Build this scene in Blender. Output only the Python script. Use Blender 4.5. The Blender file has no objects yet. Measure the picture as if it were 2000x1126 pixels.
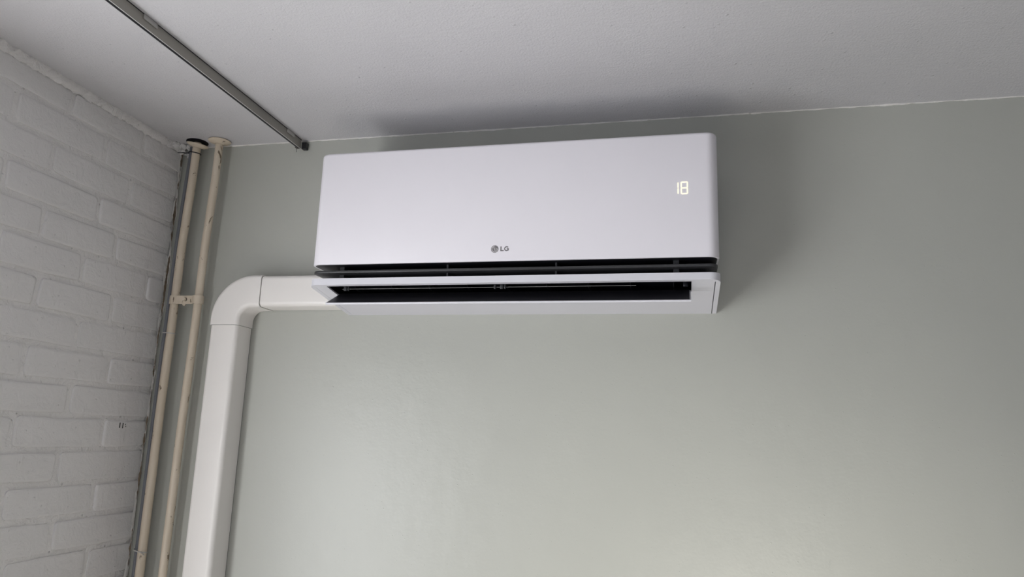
import bpy, bmesh, math, random
from mathutils import Matrix, Vector, noise
from math import sin, cos, pi

random.seed(7)
S = bpy.context.scene
COL = S.collection
H = 2.6                                   # ceiling height; z in the comments/arguments below is measured from the ceiling

# ------------------------------------------------------------------ camera
FPX = 1415.52
R_ = ((0.97477757, 0.22063456, 0.03360169),
      (0.01216866, -0.20287895, 0.97912821),
      (-0.2228466, 0.95402334, 0.20044667))
cd = bpy.data.cameras.new('camera'); cam = bpy.data.objects.new('camera', cd); COL.objects.link(cam)
cd.sensor_fit = 'HORIZONTAL'; cd.sensor_width = 36.0; cd.lens = FPX / 2000 * 36.0
cd.clip_start = 0.02
Vx, Vy, Vf = (Vector(v) for v in R_)
cam.matrix_world = Matrix(((Vx[0], Vy[0], -Vf[0], 1.42122), (Vx[1], Vy[1], -Vf[1], -1.75),
                           (Vx[2], Vy[2], -Vf[2], H - 0.80169), (0, 0, 0, 1)))
S.camera = cam

# ------------------------------------------------------------------ world, lights, exposure
S.view_settings.view_transform = 'Standard'
S.view_settings.look = 'None'
S.view_settings.gamma = 1.0
S.view_settings.use_curve_mapping = False
S.view_settings.exposure = 0.0
w = bpy.data.worlds.new('sky'); S.world = w; w.use_nodes = True
bg = w.node_tree.nodes['Background']
bg.inputs[0].default_value = (0.75, 0.85, 1.0, 1); bg.inputs[1].default_value = 1.2

def area(name, loc, target, sx, sy, power, color):
    l = bpy.data.lights.new(name, 'AREA'); l.shape = 'RECTANGLE'; l.size = sx; l.size_y = sy
    l.energy = power; l.color = color
    o = bpy.data.objects.new(name, l); COL.objects.link(o); o.location = loc
    d = Vector(target) - Vector(loc)
    o.rotation_euler = d.to_track_quat('-Z', 'Y').to_euler()
    return o
# daylight coming in through window_1 (left wall, just outside the left edge of the frame)
area('window_daylight', (-0.03, -1.58, H - 1.22), (1.0, -1.58, H - 1.22), 1.20, 1.15, 34, (0.97, 0.98, 1.0))
# sun through the same window: lands on the floor and bounces up
sl = bpy.data.lights.new('sun', 'SUN'); sl.energy = 40; sl.angle = 0.01; sl.color = (0.98, 0.97, 1.0)
so = bpy.data.objects.new('sun', sl); COL.objects.link(so); so.location = (-2, -1, 5)
so.rotation_euler = Vector((1.1, -0.15, -1.4)).to_track_quat('-Z', 'Y').to_euler()
# added unseen fill spot imitating bounced sun, lower right of the green wall
pl = bpy.data.lights.new('wall_fill_spot', 'SPOT'); pl.energy = 58; pl.color = (1.0, 0.95, 0.84)
pl.spot_size = math.radians(58); pl.spot_blend = 1.0; pl.shadow_soft_size = 0.2
po = bpy.data.objects.new('wall_fill_spot', pl); COL.objects.link(po); po.location = (1.75, -1.9, 0.80)
po.rotation_euler = (Vector((1.60, 0.0, 1.12)) - Vector(po.location)).to_track_quat('-Z', 'Y').to_euler()

# ------------------------------------------------------------------ helpers
def link(name, me, mat, parent=None, smooth=False):
    o = bpy.data.objects.new(name, me); COL.objects.link(o)
    if mat is not None: me.materials.append(mat)
    if smooth:
        for p in me.polygons: p.use_smooth = True
    if parent is not None: o.parent = parent
    return o

def mesh(name, verts, faces, mat, parent=None, smooth=False):
    me = bpy.data.meshes.new(name)
    me.from_pydata([(v[0], v[1], v[2] + H) for v in verts], [], faces); me.update()
    bm = bmesh.new(); bm.from_mesh(me); bmesh.ops.recalc_face_normals(bm, faces=bm.faces); bm.to_mesh(me); bm.free()
    return link(name, me, mat, parent, smooth)

def bm_obj(name, bm, mat, parent=None, smooth=False):
    for v in bm.verts: v.co.z += H
    bmesh.ops.recalc_face_normals(bm, faces=bm.faces)
    me = bpy.data.meshes.new(name); bm.to_mesh(me); bm.free()
    return link(name, me, mat, parent, smooth)

def autosmooth(o, ang=35):
    me = o.data
    for p in me.polygons: p.use_smooth = True
    bm = bmesh.new(); bm.from_mesh(me)
    for e in bm.edges:
        if len(e.link_faces) == 2 and e.calc_face_angle(0) > math.radians(ang): e.smooth = False
    bm.to_mesh(me); bm.free()
    return o

def add_box(bm, x0, x1, y0, y1, z0, z1, bev=0.0, seg=2):
    r = bmesh.ops.create_cube(bm, size=1.0)
    vs = r['verts']
    for v in vs:
        v.co = Vector((x0 if v.co.x < 0 else x1, y0 if v.co.y < 0 else y1, z0 if v.co.z < 0 else z1))
    if bev > 0:
        es = list({e for v in vs for e in v.link_edges})
        bmesh.ops.bevel(bm, geom=es, offset=bev, segments=seg, affect='EDGES', profile=0.5)

def box(name, x0, x1, y0, y1, z0, z1, mat, parent=None, bev=0.0, seg=2):
    bm = bmesh.new(); add_box(bm, x0, x1, y0, y1, z0, z1, bev, seg)
    o = bm_obj(name, bm, mat, parent)
    if bev > 0: autosmooth(o, 50)
    return o

def tube(name, pts, rad, mat, parent=None, n=20, wobble=0.0, caps=True):
    """swept circle through pts; rad a number or a list"""
    vs, fs = [], []
    P = [Vector(p) for p in pts]
    ref = None
    for i, p in enumerate(P):
        t = (P[min(i+1, len(P)-1)] - P[max(i-1, 0)]).normalized()
        if ref is None:
            ref = t.orthogonal().normalized()
        ref = (ref - t * ref.dot(t)).normalized()
        b = t.cross(ref)
        r = rad[i] if isinstance(rad, (list, tuple)) else rad
        for k in range(n):
            a = 2*pi*k/n
            rr = r * (1 + wobble * noise.noise(Vector((p.x*40+cos(a)*2, p.y*40+sin(a)*2, p.z*18))))
            vs.append(p + ref*cos(a)*rr + b*sin(a)*rr)
    m = len(P)
    for i in range(m-1):
        for k in range(n):
            fs.append((i*n+k, i*n+(k+1) % n, (i+1)*n+(k+1) % n, (i+1)*n+k))
    if caps:
        fs.append(tuple(range(n))[::-1]); fs.append(tuple(range((m-1)*n, m*n)))
    o = mesh(name, vs, fs, mat, parent)
    return autosmooth(o, 50)

def lathe(name, prof, c, mat, parent=None, n=40, tilt=(0, 0)):
    """prof: (radius, z) list, about the vertical axis through c, tilted"""
    M = Matrix.Rotation(tilt[0], 3, 'X') @ Matrix.Rotation(tilt[1], 3, 'Y')
    vs, fs = [], []
    for r, z in prof:
        for k in range(n):
            a = 2*pi*k/n
            v = M @ Vector((r*cos(a), r*sin(a), z))
            vs.append((c[0]+v.x, c[1]+v.y, c[2]+v.z))
    for i in range(len(prof)-1):
        for k in range(n):
            fs.append((i*n+k, i*n+(k+1) % n, (i+1)*n+(k+1) % n, (i+1)*n+k))
    return autosmooth(mesh(name, vs, fs, mat, parent), 40)

def prism(name, prof, x0, x1, mat, parent=None):
    """prof: (y,z) loop extruded along x"""
    n = len(prof)
    vs = [(x0, y, z) for y, z in prof] + [(x1, y, z) for y, z in prof]
    fs = [tuple(range(n)), tuple(range(n, 2*n))[::-1]] + [(i, (i+1) % n, n+(i+1) % n, n+i) for i in range(n)]
    return mesh(name, vs, fs, mat, parent)

def plan_prism(name, loop, ztop, zbot, mat, parent=None):
    """loop: (x,y); zbot a number or f(x,y)"""
    f = zbot if callable(zbot) else (lambda x, y: zbot)
    n = len(loop)
    vs = [(x, y, ztop) for x, y in loop] + [(x, y, f(x, y)) for x, y in loop]
    fs = [tuple(range(n)), tuple(range(n, 2*n))[::-1]] + [(i, (i+1) % n, n+(i+1) % n, n+i) for i in range(n)]
    return mesh(name, vs, fs, mat, parent)

def boolean(o, cutters):
    for c in cutters:
        m = o.modifiers.new('cut', 'BOOLEAN'); m.operation = 'DIFFERENCE'; m.object = c; m.solver = 'EXACT'
    bpy.context.view_layer.update()
    dg = bpy.context.evaluated_depsgraph_get()
    me = bpy.data.meshes.new_from_object(o.evaluated_get(dg))
    o.modifiers.clear(); old = o.data; o.data = me
    for c in cutters: bpy.data.objects.remove(c, do_unlink=True)
    return o

def thing(name, label, cat, loc, group=None):
    o = bpy.data.objects.new(name, None); COL.objects.link(o)
    o.location = (loc[0], loc[1], loc[2] + H); o.empty_display_size = 0.05
    o['label'] = label; o['category'] = cat
    if group: o['group'] = group
    return o

def adopt(root):
    """children were built in world coordinates: keep them where they are"""
    bpy.context.view_layer.update()
    def rec(p):
        for c in [k for k in COL.objects if k.parent is p]:
            c.matrix_parent_inverse = Matrix.Identity(4)
            off = p.matrix_world.to_translation() if p is root else Vector((0, 0, 0))
            if p is root: c.data.transform(Matrix.Translation(-off))
            rec_shift(c, off)
    def rec_shift(c, off):
        for g in [k for k in COL.objects if k.parent is c]:
            g.data.transform(Matrix.Translation(-off)); rec_shift(g, off)
    for c in [k for k in COL.objects if k.parent is root]:
        off = root.location.copy()
        c.data.transform(Matrix.Translation(-off)); rec_shift(c, off)

def struct(o):
    o['kind'] = 'structure'; return o

# ------------------------------------------------------------------ materials
def new_mat(name):
    m = bpy.data.materials.new(name); m.use_nodes = True
    nt = m.node_tree; b = nt.nodes['Principled BSDF']
    return m, nt, b

def N(nt, t, **kw):
    n = nt.nodes.new(t)
    for k, v in kw.items(): setattr(n, k, v)
    return n

def coords(nt, scale=(1, 1, 1)):
    g = N(nt, 'ShaderNodeNewGeometry'); m = N(nt, 'ShaderNodeMapping')
    m.inputs['Scale'].default_value = scale
    nt.links.new(g.outputs['Position'], m.inputs['Vector'])
    return m.outputs[0]

def noise_tex(nt, vec, scale, detail=4, rough=0.5, dist=0.0):
    n = N(nt, 'ShaderNodeTexNoise'); n.inputs['Scale'].default_value = scale
    n.inputs['Detail'].default_value = detail; n.inputs['Roughness'].default_value = rough
    n.inputs['Distortion'].default_value = dist
    nt.links.new(vec, n.inputs['Vector']); return n.outputs['Fac']

def ramp(nt, fac, stops):
    r = N(nt, 'ShaderNodeValToRGB'); e = r.color_ramp.elements
    while len(e) < len(stops): e.new(0.5)
    for i, (p, c) in enumerate(stops):
        e[i].position = p; e[i].color = (*c, 1) if len(c) == 3 else c
    nt.links.new(fac, r.inputs[0]); return r.outputs[0]

def bump(nt, h, strength, dist, prev=None):
    b = N(nt, 'ShaderNodeBump'); b.inputs['Strength'].default_value = strength; b.inputs['Distance'].default_value = dist
    nt.links.new(h, b.inputs['Height'])
    if prev is not None: nt.links.new(prev, b.inputs['Normal'])
    return b.outputs[0]

def plain(name, col, rough=0.5, spec=0.5, metal=0.0, var=0.03, bscale=0, bdist=0.0005, coat=0.0):
    """a colour with a faint procedural variation"""
    m, nt, b = new_mat(name)
    v = coords(nt)
    f = noise_tex(nt, v, 9, 3)
    lo = tuple(c*(1-var) for c in col); hi = tuple(min(1, c*(1+var)) for c in col)
    nt.links.new(ramp(nt, f, [(0.3, lo), (0.7, hi)]), b.inputs['Base Color'])
    b.inputs['Roughness'].default_value = rough; b.inputs['Metallic'].default_value = metal
    b.inputs['Specular IOR Level'].default_value = spec
    if coat: b.inputs['Coat Weight'].default_value = coat; b.inputs['Coat Roughness'].default_value = 0.2
    if bscale: nt.links.new(bump(nt, noise_tex(nt, v, bscale, 3), 0.5, bdist), b.inputs['Normal'])
    return m

def emboss_spots(nt, vec, scale, thr):
    """sparse little pimples and chips"""
    vo = N(nt, 'ShaderNodeTexVoronoi'); vo.inputs['Scale'].default_value = scale
    nt.links.new(vec, vo.inputs['Vector'])
    return ramp(nt, vo.outputs['Distance'], [(0.0, (1, 1, 1)), (thr, (0, 0, 0))])

def mix(nt, fac, a, b_):
    m = N(nt, 'ShaderNodeMix'); m.data_type = 'RGBA'
    for s, v in ((m.inputs['Factor'], fac), (m.inputs[6], a), (m.inputs[7], b_)):
        if hasattr(v, 'type') and hasattr(v, 'is_linked'): nt.links.new(v, s)
        elif isinstance(v, tuple): s.default_value = (*v, 1)
        else: s.default_value = v
    return m.outputs[2]

# sage green emulsion
m_green, nt, b = new_mat('sage_green_paint')
v = coords(nt)
c = ramp(nt, noise_tex(nt, v, 2.2, 4, 0.55), [(0.3, (0.440, 0.446, 0.405)), (0.7, (0.464, 0.470, 0.427))])
vs_ = coords(nt, (1.0, 1.0, 0.45))
scuff = ramp(nt, noise_tex(nt, vs_, 28, 6, 0.72, 0.6), [(0.69, (0, 0, 0)), (0.76, (1, 1, 1))])
nt.links.new(mix(nt, scuff, c, (0.395, 0.40, 0.365)), b.inputs['Base Color'])
b.inputs['Roughness'].default_value = 0.38; b.inputs['Specular IOR Level'].default_value = 0.5
n1 = bump(nt, noise_tex(nt, v, 190, 3, 0.6), 0.25, 0.0007)
n2 = bump(nt, noise_tex(nt, v, 16, 3, 0.5), 0.35, 0.004, n1)
n3 = bump(nt, emboss_spots(nt, v, 55, 0.09), 0.4, 0.0012, n2)
nt.links.new(n3, b.inputs['Normal'])

# ceiling emulsion
m_ceil, nt, b = new_mat('ceiling_white_paint')
v = coords(nt)
c = ramp(nt, noise_tex(nt, v, 1.7, 4, 0.55), [(0.3, (0.580, 0.572, 0.585)), (0.7, (0.625, 0.615, 0.630))])
nt.links.new(c, b.inputs['Base Color'])
b.inputs['Roughness'].default_value = 0.38; b.inputs['Specular IOR Level'].default_value = 0.5
va = coords(nt, (0.5, 1.6, 1))
n1 = bump(nt, noise_tex(nt, v, 210, 4, 0.65), 0.8, 0.0018)
n2 = bump(nt, noise_tex(nt, va, 60, 5, 0.6), 0.35, 0.0022, n1)
n3 = bump(nt, emboss_spots(nt, v, 30, 0.11), 0.7, 0.002, n2)
nt.links.new(n3, b.inputs['Normal'])

def brick_paint(name, fine, coarse, lo, hi):
    m, nt, b = new_mat(name)
    v = coords(nt)
    c = ramp(nt, noise_tex(nt, v, 3.0, 5, 0.6), [(0.3, lo), (0.7, hi)])
    nt.links.new(c, b.inputs['Base Color'])
    b.inputs['Roughness'].default_value = 0.42; b.inputs['Specular IOR Level'].default_value = 0.45
    n1 = bump(nt, noise_tex(nt, v, 140, 4, 0.6), fine, 0.0010)
    n2 = bump(nt, noise_tex(nt, v, 26, 5, 0.62, 0.5), coarse, 0.009, n1)
    n3 = bump(nt, emboss_spots(nt, v, 42, 0.13), fine, 0.003, n2)
    nt.links.new(n3, b.inputs['Normal'])
    return m
m_brick = brick_paint('painted_brick', 0.5, 0.5, (0.76, 0.745, 0.735), (0.81, 0.795, 0.785))
m_mortar = brick_paint('painted_mortar', 1.0, 1.0, (0.78, 0.765, 0.75), (0.84, 0.82, 0.805))
m_plaster = brick_paint('flaking_plaster', 1.0, 1.0, (0.72, 0.70, 0.67), (0.82, 0.80, 0.77))
m_crack = plain('bare_brown_mortar', (0.22, 0.17, 0.125), 0.9, 0.2, var=0.4, bscale=120, bdist=0.003)
m_scribble = plain('pencil_mark', (0.06, 0.055, 0.05), 0.8, 0.2)

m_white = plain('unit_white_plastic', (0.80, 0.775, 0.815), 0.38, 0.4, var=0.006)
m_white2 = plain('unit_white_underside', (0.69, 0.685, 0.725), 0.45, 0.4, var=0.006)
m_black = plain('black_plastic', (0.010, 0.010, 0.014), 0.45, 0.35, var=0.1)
m_flapin = plain('black_flap_lining', (0.028, 0.027, 0.033), 0.5, 0.4, var=0.08)
m_louver = plain('charcoal_louvre', (0.035, 0.035, 0.037), 0.38, 0.5, var=0.08)
m_rib = plain('dark_grey_rib', (0.06, 0.06, 0.064), 0.5, 0.4, var=0.05)
m_clip = plain('grey_clip', (0.16, 0.16, 0.165), 0.35, 0.5)
m_logo = plain('logo_grey', (0.19, 0.18, 0.185), 0.4, 0.5, var=0.01)
m_logo_lt = plain('logo_light_line', (0.62, 0.60, 0.61), 0.4, 0.5, var=0.01)
m_duct = plain('cover_cream_white', (0.84, 0.81, 0.775), 0.36, 0.45, var=0.012)
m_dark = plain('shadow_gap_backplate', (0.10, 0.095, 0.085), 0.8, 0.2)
m_cable = plain('slate_blue_cable', (0.17, 0.175, 0.195), 0.45, 0.4)
m_tie_b = plain('black_nylon', (0.012, 0.012, 0.014), 0.4, 0.4)
m_tie_w = plain('clear_nylon', (0.50, 0.49, 0.46), 0.35, 0.5)
m_alu = plain('aluminium_profile', (0.34, 0.325, 0.29), 0.42, 0.4, metal=0.15, var=0.03)
m_alu_lt = plain('aluminium_lip', (0.58, 0.57, 0.56), 0.4, 0.5, metal=0.1, var=0.03)
m_clipc = plain('clear_plastic_clip', (0.42, 0.41, 0.39), 0.25, 0.6)
m_floor = plain('floorboards', (0.38, 0.36, 0.33), 0.45, 0.4, var=0.1)
m_room = plain('room_white_paint', (0.36, 0.35, 0.34), 0.7, 0.3)
m_frame = plain('window_frame_paint', (0.8, 0.8, 0.78), 0.4, 0.4)

m_bolt = plain('bolt_cream_paint', (0.70, 0.61, 0.49), 0.35, 0.5)
# yellowed, chipped pipe paint
m_pipe, nt, b = new_mat('old_cream_paint')
v = coords(nt)
c0 = ramp(nt, noise_tex(nt, coords(nt, (1, 1, 0.35)), 24, 5, 0.6), [(0.3, (0.63, 0.54, 0.42)), (0.7, (0.71, 0.62, 0.50))])
chip = ramp(nt, noise_tex(nt, coords(nt, (1.6, 1, 0.55)), 34, 6, 0.65, 0.9), [(0.635, (0, 0, 0)), (0.65, (1, 1, 1))])
nt.links.new(mix(nt, chip, c0, (0.20, 0.15, 0.095)), b.inputs['Base Color'])
b.inputs['Roughness'].default_value = 0.35; b.inputs['Specular IOR Level'].default_value = 0.5
n1 = bump(nt, chip, 0.6, -0.0008)
nt.links.new(bump(nt, noise_tex(nt, v, 60, 4), 0.3, 0.0015, n1), b.inputs['Normal'])

m_led, nt, b = new_mat('lit_display')
e = N(nt, 'ShaderNodeEmission'); e.inputs[0].default_value = (1.0, 0.93, 0.74, 1); e.inputs[1].default_value = 1.15
nt.links.new(e.outputs[0], nt.nodes['Material Output'].inputs[0])

m_glass, nt, b = new_mat('window_glass')
b.inputs['Transmission Weight'].default_value = 1.0; b.inputs['Roughness'].default_value = 0.0; b.inputs['IOR'].default_value = 1.02
b.inputs['Base Color'].default_value = (1, 1, 1, 1)

# ------------------------------------------------------------------ room shell
RX, RY = 3.9, -4.4
struct(box('wall_back', -0.15, RX+0.15, 0.0, 0.15, -H, 0.0, m_green))
struct(box('ceiling', -0.25, RX+0.15, RY-0.15, 0.15, 0.0, 0.12, m_ceil))
struct(box('floor', -0.25, RX+0.15, RY-0.15, 0.15, -H-0.1, -H, m_floor))
struct(box('wall_right', RX, RX+0.15, RY, 0.0, -H, 0.0, m_room))
# left wall: mortar body (its own brickwork stands proud of it), window opening further back
WY0, WY1, WZ0, WZ1 = -2.2, -0.92, -1.85, -0.45
bm = bmesh.new()
for (y0, y1, z0, z1) in ((WY1, 0.0, -H, 0.0), (RY, WY0, -H, 0.0), (WY0, WY1, -H, WZ0), (WY0, WY1, WZ1, 0.0)):
    add_box(bm, -0.25, -0.0018, y0, y1, z0, z1)
wall_left = struct(bm_obj('wall_left', bm, m_mortar))
# front wall (behind the camera) with a wide window
FX0, FX1, FZ0, FZ1 = 1.0, 3.4, -2.1, -0.8
bm = bmesh.new()
for (x0, x1, z0, z1) in ((-0.25, FX0, -H, 0.0), (FX1, RX+0.15, -H, 0.0), (FX0, FX1, -H, FZ0), (FX0, FX1, FZ1, 0.0)):
    add_box(bm, x0, x1, RY-0.15, RY, z0, z1)
struct(bm_obj('wall_front', bm, m_room))
bm = bmesh.new()
for (y0, y1, z0, z1) in ((WY0, WY0+0.05, WZ0, WZ1), (WY1-0.05, WY1, WZ0, WZ1), (WY0, WY1, WZ0, WZ0+0.05), (WY0, WY1, WZ1-0.05, WZ1), ((WY0+WY1)/2-0.025, (WY0+WY1)/2+0.025, WZ0, WZ1)):
    add_box(bm, -0.20, -0.14, y0, y1, z0, z1)
struct(bm_obj('window_1', bm, m_frame))
bm = bmesh.new()
for (x0, x1, z0, z1) in ((FX0, FX0+0.05, FZ0, FZ1), (FX1-0.05, FX1, FZ0, FZ1), (FX0, FX1, FZ0, FZ0+0.05), (FX0, FX1, FZ1-0.05, FZ1), ((FX0+FX1)/2-0.025, (FX0+FX1)/2+0.025, FZ0, FZ1)):
    add_box(bm, x0, x1, RY-0.12, RY-0.06, z0, z1)
struct(bm_obj('window_2', bm, m_frame))

# ------------------------------------------------------------------ painted brickwork on wall_left
PITCH, BL = 0.0787, 0.2255
# head joint (y) seen in each course, from the ceiling down
heads = {1: [-0.404, -0.158], 2: [-0.548, -0.282], 3: [-0.432, -0.182], 4: [-0.545, -0.277],
         5: [-0.430, -0.205], 6: [-0.300], 7: [-0.415, -0.187], 8: [-0.285], 9: [-0.418, -0.168],
         10: [-0.278], 11: [-0.418, -0.160], 12: [-0.285], 13: [-0.415, -0.158], 14: [-0.270], 15: [-0.385, -0.150]}
def brick(y0, y1, z0, z1, proud, seed):
    """12 outline points, three rings: soft-edged face of a painted brick"""
    rnd = random.Random(seed)
    cy, cz = (y0+y1)/2, (z0+z1)/2
    base = []
    hy, hz = (y1-y0)/2, (z1-z0)/2
    r = min(0.009, hy*0.4)
    tilt = rnd.uniform(-0.0012, 0.0012)
    for sy, sz in ((-1, -1), (1, -1), (1, 1), (-1, 1)):
        c = (sy*(hy-r), sz*(hz-r))
        a0 = {(-1, -1): pi, (1, -1): 1.5*pi, (1, 1): 0, (-1, 1): 0.5*pi}[(sy, sz)]
        jy, jz = rnd.uniform(-0.0025, 0.0025), rnd.uniform(-0.002, 0.002)
        for k in range(3):
            a = a0 + k*pi/4
            base.append((c[0]+r*cos(a)+jy, c[1]+r*sin(a)+jz))
        mids = {(-1, -1): (0.0, -hz), (1, -1): None, (1, 1): (0.0, hz), (-1, 1): None}[(sy, sz)]
        if mids:
            base.append((mids[0]+rnd.uniform(-0.02, 0.02), mids[1]+rnd.uniform(-0.0015, 0.0015)))
    vs, fs = [], []
    rings = ((-0.006, 1.0, 0.0), (proud*0.35, 1.0, 0.0008), (proud*0.85, 1.0, 0.0032), (proud, 1.0, 0.0075))
    n = len(base)
    for x, s, inset in rings:
        for (a, b_) in base:
            l = math.hypot(a/hy, b_/hz) or 1
            ia = a - math.copysign(min(inset, abs(a)), a) if abs(a) > hy*0.5 else a
            ib = b_ - math.copysign(min(inset, abs(b_)), b_) if abs(b_) > hz*0.3 else b_
            xx = x + (tilt*(a/hy) if x > 0 else 0)
            vs.append((xx, cy+ia, cz+ib))
    for i in range(len(rings)-1):
        for k in range(n):
            fs.append((i*n+k, i*n+(k+1) % n, (i+1)*n+(k+1) % n, (i+1)*n+k))
    fs.append(tuple(range(3*n, 4*n)))
    return vs, fs
seed = 0
for k in range(1, 21):
    zt, zb = -(k-1)*PITCH, -k*PITCH
    h = heads.get(k) or ([-0.275] if k % 2 == 0 else [-0.40, -0.165])
    js = sorted(h)
    while js[0] > -0.92: js.insert(0, js[0]-BL-random.uniform(-0.006, 0.006))
    if k in (6, 8, 10, 12, 14) or k > 15 and k % 2 == 0:
        if js[-1] < -0.2: js.append(js[-1]+BL-0.0)       # half brick by the corner
    js = [j for j in js if -0.92 < j < -0.06]; js.insert(0, -0.925)
    ends = js + [-0.003]
    for a, b_ in zip(ends[:-1], ends[1:]):
        seed += 1
        rr = random.Random(seed*13)
        j = rr.uniform(0.0045, 0.0065)
        top = zt - (0.008 if k > 1 else 0.020)
        vv, ff = brick(a+j, b_-(j if b_ != -0.003 else 0), zb+rr.uniform(0.0045, 0.0065), top+rr.uniform(0.0, 0.002),
                       rr.uniform(0.0012, 0.0028), seed)
        o = mesh('brick', vv, ff, m_brick, wall_left)
        autosmooth(o, 60)

# ------------------------------------------------------------------ rough plaster fillets (trim)
def bead(name, p0, p1, u, v_, ru, rv, mat, n=160, m=7, amp=0.35, freq=60, gaps=None, seed=0):
    """irregular quarter-round bead from p0 to p1; u, v_ the two wall directions it leans on"""
    p0, p1, u, v_ = Vector(p0), Vector(p1), Vector(u), Vector(v_)
    vs, fs = [], []
    for i in range(n+1):
        t = i/n; p = p0.lerp(p1, t)
        g = 1.0
        if gaps: g = gaps(t)
        for k in range(m+1):
            a = pi/2*k/m
            q = Vector((p.x*freq+seed, p.y*freq+k*0.35, p.z*freq))
            nz = noise.noise(q) + 0.6*noise.noise(q*2.7)
            s = g*(1+amp*nz)
            vs.append(p + u*(ru*cos(a)*s) + v_*(rv*sin(a)*s))
    w_ = m+1
    for i in range(n):
        for k in range(m):
            fs.append((i*w_+k, i*w_+k+1, (i+1)*w_+k+1, (i+1)*w_+k))
    return mesh(name, vs, fs, mat, smooth=True)
struct(bead('trim_1', (-0.001, 0.0, 0.001), (-0.001, -1.35, 0.001), (1, 0, 0), (0, 0, -1), 0.010, 0.021, m_mortar, n=420, m=8, amp=0.38, freq=75))
struct(bead('trim_2', (0.0, 0.0, 0.0005), (RX, 0.0, 0.0005), (0, -1, 0), (0, 0, -1), 0.0045, 0.0032, m_plaster, n=900, m=3, amp=0.55, freq=45,
            gaps=lambda t: max(0.25, 0.75+0.6*noise.noise(Vector((t*60, 3, 1))))))
# crumbling joint in the corner between the brickwork and the green wall
def ragged(name, x0f, x1f, yf, zs, mat):
    vs, fs = [], []
    for i, z in enumerate(zs):
        a, b_ = x0f(z), x1f(z)
        y = yf(z)
        vs += [(a, y, z), ((a+b_)/2, y-0.0022, z), (b_, y, z)]
    for i in range(len(zs)-1):
        fs += [(3*i, 3*i+1, 3*i+4, 3*i+3), (3*i+1, 3*i+2, 3*i+5, 3*i+4)]
    return mesh(name, vs, fs, mat)
nz = lambda z, f, s: noise.noise(Vector((z*f, s, 0.3)))
zs = [-0.02 - i*0.0035 for i in range(450)]
# brown bare mortar lying in the corner, widest where the paint has come away
def bw(z):
    w = max(0, nz(z, 8, 2)*1.9+0.34) + 0.7*max(0, nz(z, 36, 5))
    return max(0.0, 0.0105*w + 0.0018*nz(z, 150, 7))
cen = lambda z: -0.0070 + 0.0035*nz(z, 11, 9) + 0.0008*nz(z, 90, 1)
vs, fs = [], []
for z in zs:
    w_ = max(0.0006, bw(z))
    c_ = cen(z)
    vs += [(0.0028, c_-w_, z), (0.0046+0.0012*nz(z, 120, 3), c_, z), (0.0040, c_+w_*0.8, z), (0.0005, c_+w_*0.9+0.001, z)]
for i in range(len(zs)-1):
    fs += [tuple(4*i+q for q in (0, 1, 5, 4)), tuple(4*i+q for q in (1, 2, 6, 5)), tuple(4*i+q for q in (2, 3, 7, 6))]
struct(mesh('trim_3', vs, fs, m_crack))
# torn white paint skin standing up on either side of the crack
vs, fs = [], []
for side in (0, 1):
    b0 = len(vs)
    for z in zs:
        w_ = max(0.0006, bw(z))
        t = max(0.0001, 0.0055*(0.30+1.3*nz(z, 19, 6+side*9)) + 0.0009*nz(z, 160, 2+side))
        y_ = cen(z) + (-w_-0.0006 if side == 0 else w_*0.9+0.0008)
        x_ = 0.0038 + 0.0010*nz(z, 120, 4+side)
        vs += [(x_-0.0010, y_-t, z), (x_+t*0.55, y_, z), (x_-0.0010, y_+t, z)]
    for i in range(len(zs)-1):
        q = b0+3*i
        fs += [(q, q+1, q+4, q+3), (q+1, q+2, q+5, q+4)]
struct(mesh('trim_4', vs, fs, m_plaster, smooth=True))
# lump of filler in the top corner
bm = bmesh.new()
for (cx, cy, cz, r) in ((0.006, -0.045, -0.002, 0.014), (0.018, -0.030, -0.001, 0.013), (0.032, -0.020, 0.000, 0.011), (0.008, -0.012, -0.012, 0.011), (0.026, -0.004, -0.020, 0.009), (0.046, -0.010, 0.000, 0.010), (0.030, -0.004, -0.008, 0.009)):
    bmesh.ops.create_icosphere(bm, subdivisions=3, radius=r, matrix=Matrix.Translation((cx, cy, cz)))
for vtx in bm.verts:
    q = vtx.co*190
    vtx.co += Vector((noise.noise(q), noise.noise(q+Vector((9, 0, 0))), noise.noise(q+Vector((0, 9, 0)))))*0.0065
    vtx.co.z = min(vtx.co.z, 0.001)
struct(bm_obj('trim_5', bm, m_mortar, smooth=True))

# two short pencil strokes left on a brick
pm = bmesh.new()
for (y, z, l, t) in ((-0.1055, -0.806, 0.0135, 0.0011), (-0.0945, -0.8065, 0.0140, 0.0009), (-0.086, -0.8035, 0.002, 0.0007), (-0.084, -0.8085, 0.002, 0.0006)):
    add_box(pm, 0.0012, 0.0040, y-t, y+t, z-l/2, z+l/2)
o = bm_obj('pencil_marks', pm, m_scribble, wall_left)

# ------------------------------------------------------------------ air conditioner
X0, X1, YF = 0.571, 1.508, -0.225
ac = thing('air_conditioner', 'white wall-mounted split air conditioner with a lit 18 display and open outlet flap', 'air conditioner', ((X0+X1)/2, 0.0, -0.3))

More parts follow.
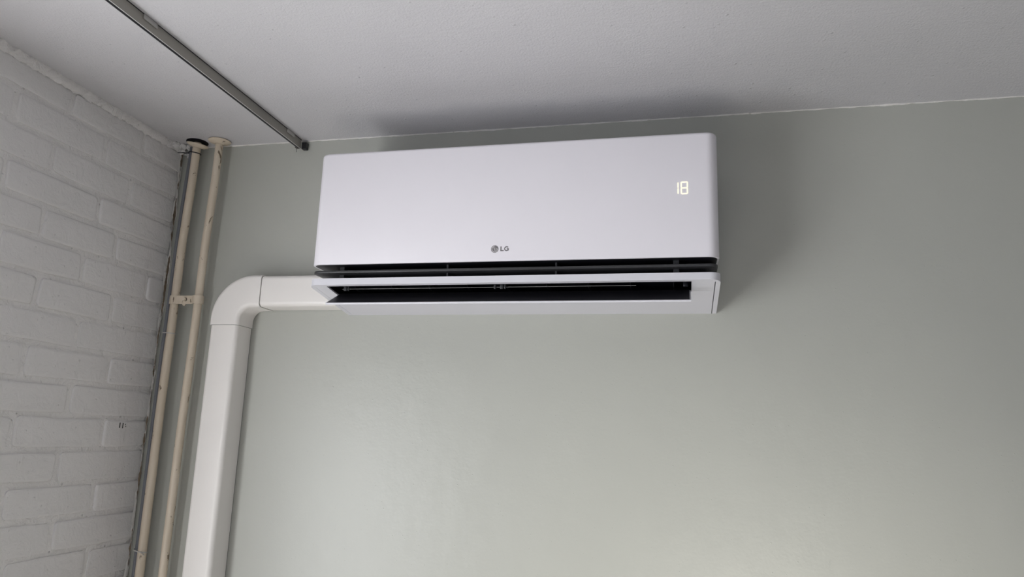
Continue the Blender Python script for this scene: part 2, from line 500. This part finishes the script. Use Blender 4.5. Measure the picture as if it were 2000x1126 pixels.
def plan(x0, x1, yf, yb, r, seg=10):
    L = [(x0, yb), (x0, yf+r)]
    L += [(x0+r-r*cos(pi/2*k/seg), yf+r-r*sin(pi/2*k/seg)) for k in range(1, seg)]
    L += [(x0+r, yf), (x1-r, yf)]
    L += [(x1-r+r*sin(pi/2*k/seg), yf+r-r*cos(pi/2*k/seg)) for k in range(1, seg)]
    L += [(x1, yf+r), (x1, yb)]
    return L
def shell(name, x0, x1, yf, yb, r, zt, zb, mat, bt, bb):
    """rounded-plan casing with a rounded top / bottom rim"""
    rings = []
    nb = 4
    for k in range(nb+1):
        a = pi/2*k/nb
        rings.append((zt-bt+bt*cos(a), bt-bt*sin(a)))
    for k in range(3):
        a = pi/2*k/2
        rings.append((zb+bb-bb*sin(a), bb-bb*cos(a)))
    vs, fs = [], []
    for z, ins in rings:
        vs += [(x, y, z) for x, y in plan(x0+ins, x1-ins, yf+ins, yb, max(r-ins, 0.001))]
    n = len(plan(x0, x1, yf, yb, r))
    for i in range(len(rings)-1):
        for k in range(n):
            fs.append((i*n+k, i*n+(k+1) % n, (i+1)*n+(k+1) % n, (i+1)*n+k))
    fs.append(tuple(range(n))); fs.append(tuple(range((len(rings)-1)*n, len(rings)*n))[::-1])
    return autosmooth(mesh(name, vs, fs, mat, ac), 30)

ZT, ZP = -0.1385, -0.4180
front = shell('front_panel', X0, X1, YF, -0.170, 0.024, ZT, ZP, m_white, 0.007, 0.0012)
shell('upper_casing', X0+0.0006, X1-0.0006, -0.1695, 0.0, 0.002, ZT-0.0004, ZP, m_white, 0.007, 0.0012)
plan_prism('upper_soffit', plan(X0+0.0045, X1-0.0045, YF+0.0045, -0.001, 0.020), ZP+0.006, ZP-0.0004, m_black, ac)
# charcoal louvre between panel and lower casing
lv = shell('intake_louvre', 0.5745, 1.5045, YF+0.004, -0.03, 0.018, -0.4320, -0.4378, m_louver, 0.001, 0.001)
box('inner_housing', 0.612, 1.486, -0.150, 0.0, ZP, -0.452, m_black, ac)
for xc, w_, y_ in ((0.640, 0.0055, -0.196), (0.905, 0.0020, -0.2), (1.158, 0.0020, -0.2), (1.4185, 0.0060, -0.198)):
    box('louvre_rib', xc-w_, xc+w_, y_, -0.148, ZP+0.002, -0.452, m_rib, ac)
# lower casing with the outlet opening
zb_ = lambda x, y: -0.467 - 0.0335*(y-YF)/0.225
OX0, OX1, OY0, OY1 = 0.613, 1.450, -0.2145, -0.147
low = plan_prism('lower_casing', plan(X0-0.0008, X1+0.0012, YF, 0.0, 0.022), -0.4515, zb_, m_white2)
def cutter(x0, x1, y0, y1, z0, z1):
    bm = bmesh.new(); add_box(bm, x0, x1, y0, y1, z0, z1); return bm_obj('cut', bm, None)
cav = prism('cut', [(OY0, -0.4545), (-0.03, -0.4545), (-0.03, -0.4890), (OY1, -0.4745), (OY0, -0.4655)], 0.600, 1.465, None)
boolean(low, [cutter(OX0, OX1, OY0, OY1, -0.52, -0.455), cav,
              cutter(1.4985-0.0009, 1.4985+0.0009, -0.2105, 0.01, -0.52, -0.462),
              cutter(0.5815, 0.5823, -0.2105, 0.01, -0.52, -0.4655)])
autosmooth(low, 30); low.parent = ac
# black lining inside the outlet
lp = [(OY0+0.0006, -0.4665), (OY0+0.0006, -0.4550), (-0.035, -0.4550), (-0.031, -0.4870), (OY1+0.0, -0.4742)]
vs = [(0.6008, y, z) for y, z in lp] + [(1.4642, y, z) for y, z in lp]
fs = [(0, 1, 6, 5), (1, 2, 7, 6), (2, 3, 8, 7), (3, 4, 9, 8), (0, 1, 2, 3, 4), (5, 6, 7, 8, 9)]
mesh('outlet_lining', vs, fs, m_black, ac)
# vane rod and little clips inside the outlet
tube('vane_rod', [(0.632+0.1*i, -0.1700+0.0005*(i % 2), -0.4662) for i in range(8)], 0.0005, m_tie_w, ac, n=8)
for (x, w_) in ((0.640, 0.004), (0.648, 0.002), (1.012, 0.0025), (1.028, 0.004), (1.036, 0.002), (1.438, 0.005)):
    box('vane_clip', x-w_, x+w_, -0.1725, -0.1665, -0.4705, -0.4600, m_rib if w_ < 0.005 else m_black, ac, bev=0.0008, seg=1)
for i in range(9):
    xx = 0.66 + i*0.094
    mesh('guide_vane', [(xx, -0.17, -0.4552), (xx+0.0012, -0.17, -0.4552), (xx+0.0012, -0.09, -0.4552), (xx, -0.09, -0.4552),
                        (xx, -0.15, -0.466), (xx+0.0012, -0.15, -0.466), (xx+0.0012, -0.10, -0.466), (xx, -0.10, -0.466)],
         [(0, 1, 2, 3), (4, 5, 6, 7), (0, 1, 5, 4), (1, 2, 6, 5), (2, 3, 7, 6), (3, 0, 4, 7)], m_louver, ac)
# open flap: hinged at the rear of the opening, free edge forward and down
hy, hz, fy, fz = -0.1480, -0.4735, -0.2170, -0.5085
d = Vector((0, fy-hy, fz-hz)).normalized(); nn = Vector((0, d.z, -d.y))
if nn.z > 0: nn = -nn
T = 0.0050
def fp(t, off): p = Vector((0, hy, hz)) + Vector((0, fy-hy, fz-hz))*t + nn*off; return (p.y, p.z)
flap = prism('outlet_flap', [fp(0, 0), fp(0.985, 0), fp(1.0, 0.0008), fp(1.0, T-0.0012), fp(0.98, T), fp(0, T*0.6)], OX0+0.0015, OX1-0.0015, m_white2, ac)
prism('flap_lining', [fp(-0.01, -0.0006), fp(0.975, -0.0006), fp(0.975, 0.0004), fp(-0.01, 0.0004)], OX0+0.0045, OX1-0.0045, m_flapin, flap)

# lit display: the digits 1 and 8
def seg_digit(name, polys):
    vs, fs = [], []
    for loop in polys:
        n = len(loop); b0 = len(vs)
        vs += [(x, YF-0.0004, z) for x, z in loop] + [(x, YF+0.0006, z) for x, z in loop]
        fs.append(tuple(range(b0, b0+n))); fs += [(b0+i, b0+(i+1) % n, b0+n+(i+1) % n, b0+n+i) for i in range(n)]
    return mesh(name, vs, fs, m_led, ac)
dx, dz, st, g = 1.4300, -0.2503, 0.0031, 0.0004       # digit 8: left x, top z
W_, H_ = 0.0158, 0.0292
zm = dz - H_/2
def vert(x, za, zb__): return [(x, za-0.0009), (x+0.0008, za), (x+st-0.0006, za), (x+st, za-0.0012), (x+st, zb__+0.0012), (x+st-0.0006, zb__), (x+0.0008, zb__), (x, zb__+0.0009)]
def hori(za, x0, x1): return [(x0, za-st/2), (x0+0.0008, za), (x1-0.0008, za), (x1, za-st/2), (x1-0.0008, za-st), (x0+0.0008, za-st)]
seg_digit('display_digit', [vert(dx, dz-0.0010, zm+g), vert(dx, zm-g, dz-H_+0.0010), vert(dx+W_-st, dz-0.0010, zm+g), vert(dx+W_-st, zm-g, dz-H_+0.0010),
                            hori(dz, dx+0.0016, dx+W_-0.0016), hori(zm+st/2, dx+0.0022, dx+W_-0.0022), hori(dz-H_+st, dx+0.0016, dx+W_-0.0016)])
seg_digit('display_digit', [vert(dx-0.0068, dz-0.0022, zm+g), vert(dx-0.0068, zm-g, dz-H_+0.0016)])

# emblem and letters under the middle of the panel
cx, cz, r = 1.0222, -0.3904, 0.0086
def disc(name, ys, polys, mat, parent=ac):
    vs, fs = [], []
    for loop in polys:
        n = len(loop); b0 = len(vs)
        vs += [(x, ys, z) for x, z in loop] + [(x, YF+0.0004, z) for x, z in loop]
        fs.append(tuple(range(b0, b0+n))); fs += [(b0+i, b0+(i+1) % n, b0+n+(i+1) % n, b0+n+i) for i in range(n)]
    return mesh(name, vs, fs, mat, parent)
def arc(cx, cz, ro, ri, a0, a1, n=24):
    A = [a0+(a1-a0)*i/n for i in range(n+1)]
    return [(cx+ro*cos(a), cz+ro*sin(a)) for a in A] + [(cx+ri*cos(a), cz+ri*sin(a)) for a in A[::-1]]
em = disc('emblem', YF-0.0003, [[(cx+r*cos(2*pi*k/40), cz+r*sin(2*pi*k/40)) for k in range(40)]], m_logo)
gl = []
A = arc(cx, cz, r*0.84, r*0.70, pi*0.5, pi*2.0, 26)
lines = [A]
lines.append([(cx+r*0.30, cz+r*0.07), (cx+r*0.84, cz+r*0.07), (cx+r*0.84, cz-r*0.07), (cx+r*0.30, cz-r*0.07)])
lines.append([(cx-r*0.06, cz+r*0.42), (cx+r*0.07, cz+r*0.42), (cx+r*0.07, cz-r*0.30), (cx-r*0.06, cz-r*0.30)])
lines.append([(cx+r*0.07, cz-r*0.30), (cx+r*0.07, cz-r*0.43), (cx+r*0.30, cz-r*0.43), (cx+r*0.30, cz-r*0.30)])
lines.append([(cx-r*0.06, cz-r*0.30), (cx-r*0.06, cz-r*0.43), (cx+r*0.07, cz-r*0.43), (cx+r*0.07, cz-r*0.30)])
lines.append([(cx-r*0.34+r*0.12*cos(2*pi*k/12), cz+r*0.34+r*0.12*sin(2*pi*k/12)) for k in range(12)])
# keep concave loops as quads
def quads(loop):
    n = len(loop)//2; return [[loop[i], loop[i+1], loop[-2-i], loop[-1-i]] for i in range(n-1)]
L2 = quads(lines[0]) + lines[1:]
disc('emblem_line', YF-0.0005, L2, m_logo_lt, em)
lx, lz, hh, sw = 1.0352, -0.3956, 0.0108, 0.0027
disc('letter', YF-0.0003, [[(lx, lz), (lx, lz+hh), (lx+sw, lz+hh), (lx+sw, lz+sw*0.9), (lx, lz+sw*0.9)][:5],
                           [(lx, lz), (lx, lz+sw*0.9), (lx+0.0078, lz+sw*0.9), (lx+0.0078, lz)]], m_logo)
gx, gz, gr = lx+0.0142, lz+hh/2, hh/2+0.0002
G = quads(arc(gx, gz, gr, gr-sw*0.9, pi*0.24, pi*1.78, 26))
G += [[(gx+0.0004, gz+0.0008), (gx+gr*0.93, gz+0.0008), (gx+gr*0.93, gz-0.0015), (gx+0.0004, gz-0.0015)],
      [(gx+gr*0.93-0.0024, gz-0.0014), (gx+gr*0.93, gz-0.0014), (gx+gr*0.93, gz-gr*0.72), (gx+gr*0.93-0.0024, gz-gr*0.80)]]
disc('letter', YF-0.0003, G, m_logo)
adopt(ac)

# ------------------------------------------------------------------ pipe cover (line-set duct)
duct = thing('pipe_cover', 'cream plastic pipe duct bending from the air conditioner down the green wall', 'pipe cover', (0.248, 0.0, -0.45))
def section(a0, a1, dep, r=0.012, n=6, foot=0.003):
    """duct cross-section: (across, y) from one foot round the front to the other"""
    L = [(a0, -foot), (a0, -dep+r)]
    L += [(a0+r-r*cos(pi/2*k/n), -dep+r-r*sin(pi/2*k/n)) for k in range(1, n+1)]
    L += [(a1-r+r*sin(pi/2*k/n), -dep+r-r*cos(pi/2*k/n)) for k in range(0, n+1)]
    L += [(a1, -foot)]
    return L
def strip(name, rings, mat, parent, th=0.0016):
    """skin through a list of rings of points; end rims get a small thickness"""
    n = len(rings[0]); vs = [p for r_ in rings for p in r_]
    fs = []
    for i in range(len(rings)-1):
        for k in range(n-1):
            fs.append((i*n+k, i*n+k+1, (i+1)*n+k+1, (i+1)*n+k))
    fs.append(tuple(range(n))); fs.append(tuple(range((len(rings)-1)*n, len(rings)*n))[::-1])
    for i in range(len(rings)-1): fs.append((i*n, (i+1)*n, (i+1)*n+n-1, i*n+n-1))
    o = mesh(name, vs, fs, mat, parent)
    return autosmooth(o, 32)
VX0, VX1 = 0.2075, 0.2892
HZ0, HZ1 = -0.4875, -0.4045
sv = section(VX0, VX1, 0.070)
strip('vertical_duct', [[(a, y, z) for a, y in sv] for z in (-0.525, -H+0.002)], m_duct, duct)
sh = section(HZ0, HZ1, 0.070)
strip('horizontal_duct', [[(x, y, a) for a, y in sh] for x in (0.335, 0.5690)], m_duct, duct)
# elbow: swept about (ECX, ECZ)
ECX, ECZ, RO, RI = 0.3235, -0.5210, 0.1190, 0.0315
rings = [[(ECX-a, y, -0.5365) for a, y in section(RI, RO, 0.0732)]]
for k in range(0, 29):
    t = pi/2*k/28
    rings.append([(ECX-a*cos(t), y, ECZ+a*sin(t)) for a, y in section(RI, RO, 0.0732)])
rings.append([(0.3478, y, ECZ+a) for a, y in section(RI, RO, 0.0732)])
strip('elbow', rings, m_duct, duct)
# dark joint line where the straight cover meets the elbow
sj = section(HZ0-0.0004, HZ1+0.0004, 0.0706)
strip('joint_gap', [[(x, y, a) for a, y in sj] for x in (0.3470, 0.3487)], m_dark, duct)
sj2 = section(VX0-0.0003, VX1+0.0003, 0.0703)
strip('joint_gap', [[(a, y, z) for a, y in sj2] for z in (-0.5364, -0.5373)], m_dark, duct)
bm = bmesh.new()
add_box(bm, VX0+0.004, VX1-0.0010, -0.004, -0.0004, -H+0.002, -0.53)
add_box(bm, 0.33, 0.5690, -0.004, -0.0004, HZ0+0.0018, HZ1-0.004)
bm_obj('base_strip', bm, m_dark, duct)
adopt(duct)

# ------------------------------------------------------------------ heating pipes with ceiling rosettes
def pipe(label, pts, rad, rosette_c, tilt, r_out):
    t = thing('heating_pipe', label, 'pipe', (pts[-1][0], pts[-1][1], -H+0.001), 'cream heating pipes in the corner')
    P = []
    for (a, b_) in zip(pts[:-1], pts[1:]):
        for i in range(12):
            s = i/12; P.append(tuple(a[q]*(1-s)+b_[q]*s for q in range(3)))
    P.append(pts[-1])
    tube('pipe_run', P, rad, m_pipe, t, n=24, wobble=0.035)
    c = rosette_c
    ro = lathe('ceiling_rosette', [(rad*0.8, -0.0085), (rad+0.0015, -0.0085), (rad+0.0022, -0.0078), (r_out*0.72, -0.0062), (r_out*0.92, -0.0035), (r_out, -0.0010), (r_out, 0.0008), (r_out*0.93, 0.0014), (rad, 0.0014)],
               c, m_pipe, t, tilt=tilt)
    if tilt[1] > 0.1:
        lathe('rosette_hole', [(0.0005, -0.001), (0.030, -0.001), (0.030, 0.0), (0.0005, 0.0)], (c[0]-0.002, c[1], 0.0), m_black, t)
    adopt(t)
    return t
pipe('left cream heating pipe, nearer the brick wall, with a tilted loose rosette at the ceiling',
     [(0.0725, -0.036, 0.0), (0.0700, -0.035, -0.12), (0.0640, -0.035, -0.30), (0.0640, -0.035, -0.54), (0.0620, -0.035, -0.75), (0.0635, -0.035, -1.19), (0.0635, -0.035, -H+0.001)], 0.0113,
     (0.0770, -0.0400, -0.0080), (0.10, 0.20), 0.0300)
pipe('right cream heating pipe, between the left pipe and the wide duct, rosette flush with ceiling',
     [(0.1455, -0.036, 0.0), (0.1445, -0.035, -0.12), (0.1380, -0.035, -0.30), (0.1375, -0.035, -0.54), (0.1330, -0.035, -0.80), (0.1315, -0.035, -1.19), (0.1315, -0.035, -H+0.001)], 0.0108,
     (0.1480, -0.0400, -0.0015), (0.03, 0.03), 0.0310)

# clamp holding both pipes to the wall
cl = thing('pipe_clamp', 'flat cream metal saddle clamp with a bolt across both heating pipes', 'clamp', (0.101, 0.0, -0.4625))
def saddle():
    pts = []
    R1 = 0.0132
    xl, xr, yc = 0.0645, 0.1378, -0.035
    for k in range(13):            # round the left pipe
        a = pi*1.10 - (pi*1.10)*k/12 + 0
        a = pi*1.15 - (pi*0.95)*k/12
        pts.append((xl+R1*cos(a), yc-R1*sin(a)))
    pts.append((xl+R1+0.0035, yc-0.0065))
    pts.append((xr-R1-0.0035, yc-0.0065))
    for k in range(13):
        a = pi*0.80 - (pi*0.95)*k/12
        pts.append((xr+R1*cos(a), yc-R1*sin(a)))
    return pts
sp = saddle(); zt, zb = -0.4515, -0.4745
vs, fs = [], []
for i, (x, y) in enumerate(sp):
    p = Vector(sp[max(i-1, 0)]); q = Vector(sp[min(i+1, len(sp)-1)]); t_ = (q-p).normalized(); no = Vector((t_.y, -t_.x))*0.0014
    for (xx, yy) in ((x, y), (x+no.x, y+no.y)):
        vs += [(xx, yy, zt), (xx, yy, zb)]
for i in range(len(sp)-1):
    a, b_ = 4*i, 4*(i+1)
    fs += [(a, a+1, b_+1, b_), (a+2, b_+2, b_+3, a+3), (a, b_, b_+2, a+2), (a+1, a+3, b_+3, b_+1)]
e_ = 4*(len(sp)-1)
fs += [(0, 2, 3, 1), (e_, e_+1, e_+3, e_+2)]
autosmooth(mesh('saddle_strap', vs, fs, m_pipe, cl), 40)
bm = bmesh.new()
bmesh.ops.create_cone(bm, cap_ends=True, segments=20, radius1=0.0052, radius2=0.0046, depth=0.006,
                      matrix=Matrix.Translation((0.1010, -0.0460, -0.4620)) @ Matrix.Rotation(pi/2, 4, 'X'))
autosmooth(bm_obj('bolt_head', bm, m_bolt, cl), 40)
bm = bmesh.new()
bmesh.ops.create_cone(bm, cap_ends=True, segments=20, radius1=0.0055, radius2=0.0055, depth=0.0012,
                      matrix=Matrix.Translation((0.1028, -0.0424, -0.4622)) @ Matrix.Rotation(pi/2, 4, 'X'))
bm_obj('bolt_hole_shade', bm, m_black, cl)  # black disc painting the shaded crescent of the hole beside the bolt
tube('wall_stud', [(0.1010, 0.0, -0.4630), (0.1010, -0.042, -0.4630)], 0.0045, m_pipe, cl, n=14)
bm = bmesh.new()
bmesh.ops.create_cone(bm, cap_ends=True, segments=16, radius1=0.0052, radius2=0.0052, depth=0.003,
                      matrix=Matrix.Translation((0.0985, -0.0400, -0.4742)) @ Matrix.Rotation(pi/2, 4, 'X'))
bm_obj('washer', bm, m_pipe, cl)
adopt(cl)

# slate cable running beside the left pipe
cx_ = lambda z: (0.0725-0.0008*0 if z > -0.02 else 0)
pts = []
path = [(0.0560, -0.012), (0.0548, -0.05), (0.0520, -0.12), (0.0468, -0.30), (0.0455, -0.42), (0.0455, -0.54), (0.0440, -0.66), (0.0450, -0.75), (0.0465, -1.0), (0.0470, -1.19), (0.0470, -H+0.001)]
for (x0, z0), (x1, z1) in zip(path[:-1], path[1:]):
    for i in range(6):
        s = i/6; pts.append((x0+(x1-x0)*s-0.0008, -0.034+0.0006*sin(9*(z0+(z1-z0)*s)), z0+(z1-z0)*s))
pts.append((path[-1][0]-0.0008, -0.034, path[-1][1]))
cab = tube('cable', pts, 0.0055, m_cable, None, n=12)
cab['label'] = 'thin slate-blue cable running along the left side of the left heating pipe'; cab['category'] = 'cable'

# cable ties
def tie(label, z, tail, mat, xc, sag):
    t = thing('cable_tie', label, 'cable tie', (xc, -0.035, z), 'cable ties on the left pipe')
    pts = []
    a_, b_ = 0.0185, 0.0128
    for k in range(29):
        a = 2*pi*k/28
        pts.append((xc-0.005+a_*cos(a), -0.035-b_*sin(a), z+sag*cos(a)))
    vs, fs = [], []
    for (x, y, zz) in pts: vs += [(x, y, zz+0.0014), (x, y, zz-0.0014)]
    vs2 = [((x-xc+0.005)*1.05+xc-0.005, (y+0.035)*1.07-0.035, zz) for x, y, zz in vs]
    n = len(vs); V = vs+vs2
    for i in range(28):
        fs += [(2*i, 2*i+1, 2*i+3, 2*i+2), (n+2*i, n+2*i+2, n+2*i+3, n+2*i+1), (2*i, 2*i+2, n+2*i+2, n+2*i), (2*i+1, n+2*i+1, n+2*i+3, 2*i+3)]
    mesh('tie_band', V, fs, mat, t, smooth=False)
    if tail:
        p = Vector(tail[0]); q = Vector(tail[1])
        tube('tie_tail', [p, p.lerp(q, 0.5)+Vector((0, -0.001, 0.0008)), q], [0.0014, 0.0013, 0.0009], mat, t, n=6)
    adopt(t); return t
tie('black cable tie round cable and left pipe just under the rosette', -0.032, [(0.0530, -0.036, -0.031), (0.0200, -0.048, -0.032)], m_tie_b, 0.0718, -0.003)
tie('clear cable tie round left pipe below the saddle clamp', -0.555, [(0.0450, -0.036, -0.556), (0.0235, -0.018, -0.549)], m_tie_w, 0.0638, -0.001)
tie('clear cable tie with a long tail sticking right, low on the left pipe', -1.122, [(0.0680, -0.047, -1.123), (0.0900, -0.060, -1.128)], m_tie_w, 0.0630, -0.003)

# ------------------------------------------------------------------ aluminium track on the ceiling
tr = thing('ceiling_track', 'long slim aluminium track on the ceiling with a dark slot along it', 'track', (0.385, -0.5, 0.0))
RXr = 0.3900; yb0, yb1 = -2.6, -0.012
hh_ = 0.0262
prism_y = lambda name, prof, mat, y0=yb0, y1=yb1: mesh(name, [(x, y0, z) for x, z in prof] + [(x, y1, z) for x, z in prof],
    [tuple(range(len(prof))), tuple(range(len(prof), 2*len(prof)))[::-1]] + [(i, (i+1) % len(prof), len(prof)+(i+1) % len(prof), len(prof)+i) for i in range(len(prof))], mat, tr)
prism_y('side_face', [(RXr, -0.0013), (RXr, -hh_), (RXr-0.0016, -hh_), (RXr-0.0016, -0.0013)], m_alu)
prism_y('slot', [(RXr-0.0016, -0.0005), (RXr-0.0016, -hh_-0.0002), (RXr-0.0085, -hh_-0.0002), (RXr-0.0085, -0.0005)], m_black)
prism_y('side_lip', [(RXr-0.0085, -0.0005), (RXr-0.0085, -hh_+0.0008), (RXr-0.0112, -hh_+0.0008), (RXr-0.0112, -0.0005)], m_alu_lt)
prism_y('edge_highlight', [(RXr+0.0003, -hh_+0.0003), (RXr+0.0003, -hh_-0.0004), (RXr-0.0014, -hh_-0.0004), (RXr-0.0014, -hh_+0.0003)], m_alu_lt)  # highlight along the lower edge, put in as a lighter strip
prism_y('painted_shadow_line', [(RXr+0.0012, 0.0), (RXr+0.0012, -0.0014), (RXr-0.0112, -0.0016), (RXr-0.0112, 0.0)], m_black)  # black strip painting the shadow joint between track and ceiling
for y in (-0.625, -0.073, -1.25, -1.9):
    bm = bmesh.new(); add_box(bm, RXr+0.0004, RXr+0.0032, y-0.020, y+0.020, -0.0115, 0.0, 0.002, 2)
    autosmooth(bm_obj('mounting_clip', bm, m_clipc, tr), 50)
adopt(tr)
cap = box('end_stop', 0.3935, 0.4075, -0.0150, -0.0005, -0.0285, -0.0090, m_tie_b, None, bev=0.0010, seg=2)
cap['label'] = 'small black plastic block on the green wall at the end of the ceiling track'; cap['category'] = 'end stop'
# loose bit of wire under the track end
wr = thing('track_hook', 'tiny metal hook hanging under the wall end of the ceiling track', 'hook', (0.381, -0.020, -0.0262))
tube('hook_wire', [(0.3825, -0.021, -0.0262), (0.3825, -0.021, -0.034), (0.3835, -0.0205, -0.040)], 0.0006, m_rib, wr, n=6)
box('hook_plate', 0.3795, 0.3855, -0.0260, -0.0160, -0.0285, -0.0262, m_dark, wr, bev=0.0005, seg=1)
adopt(wr)
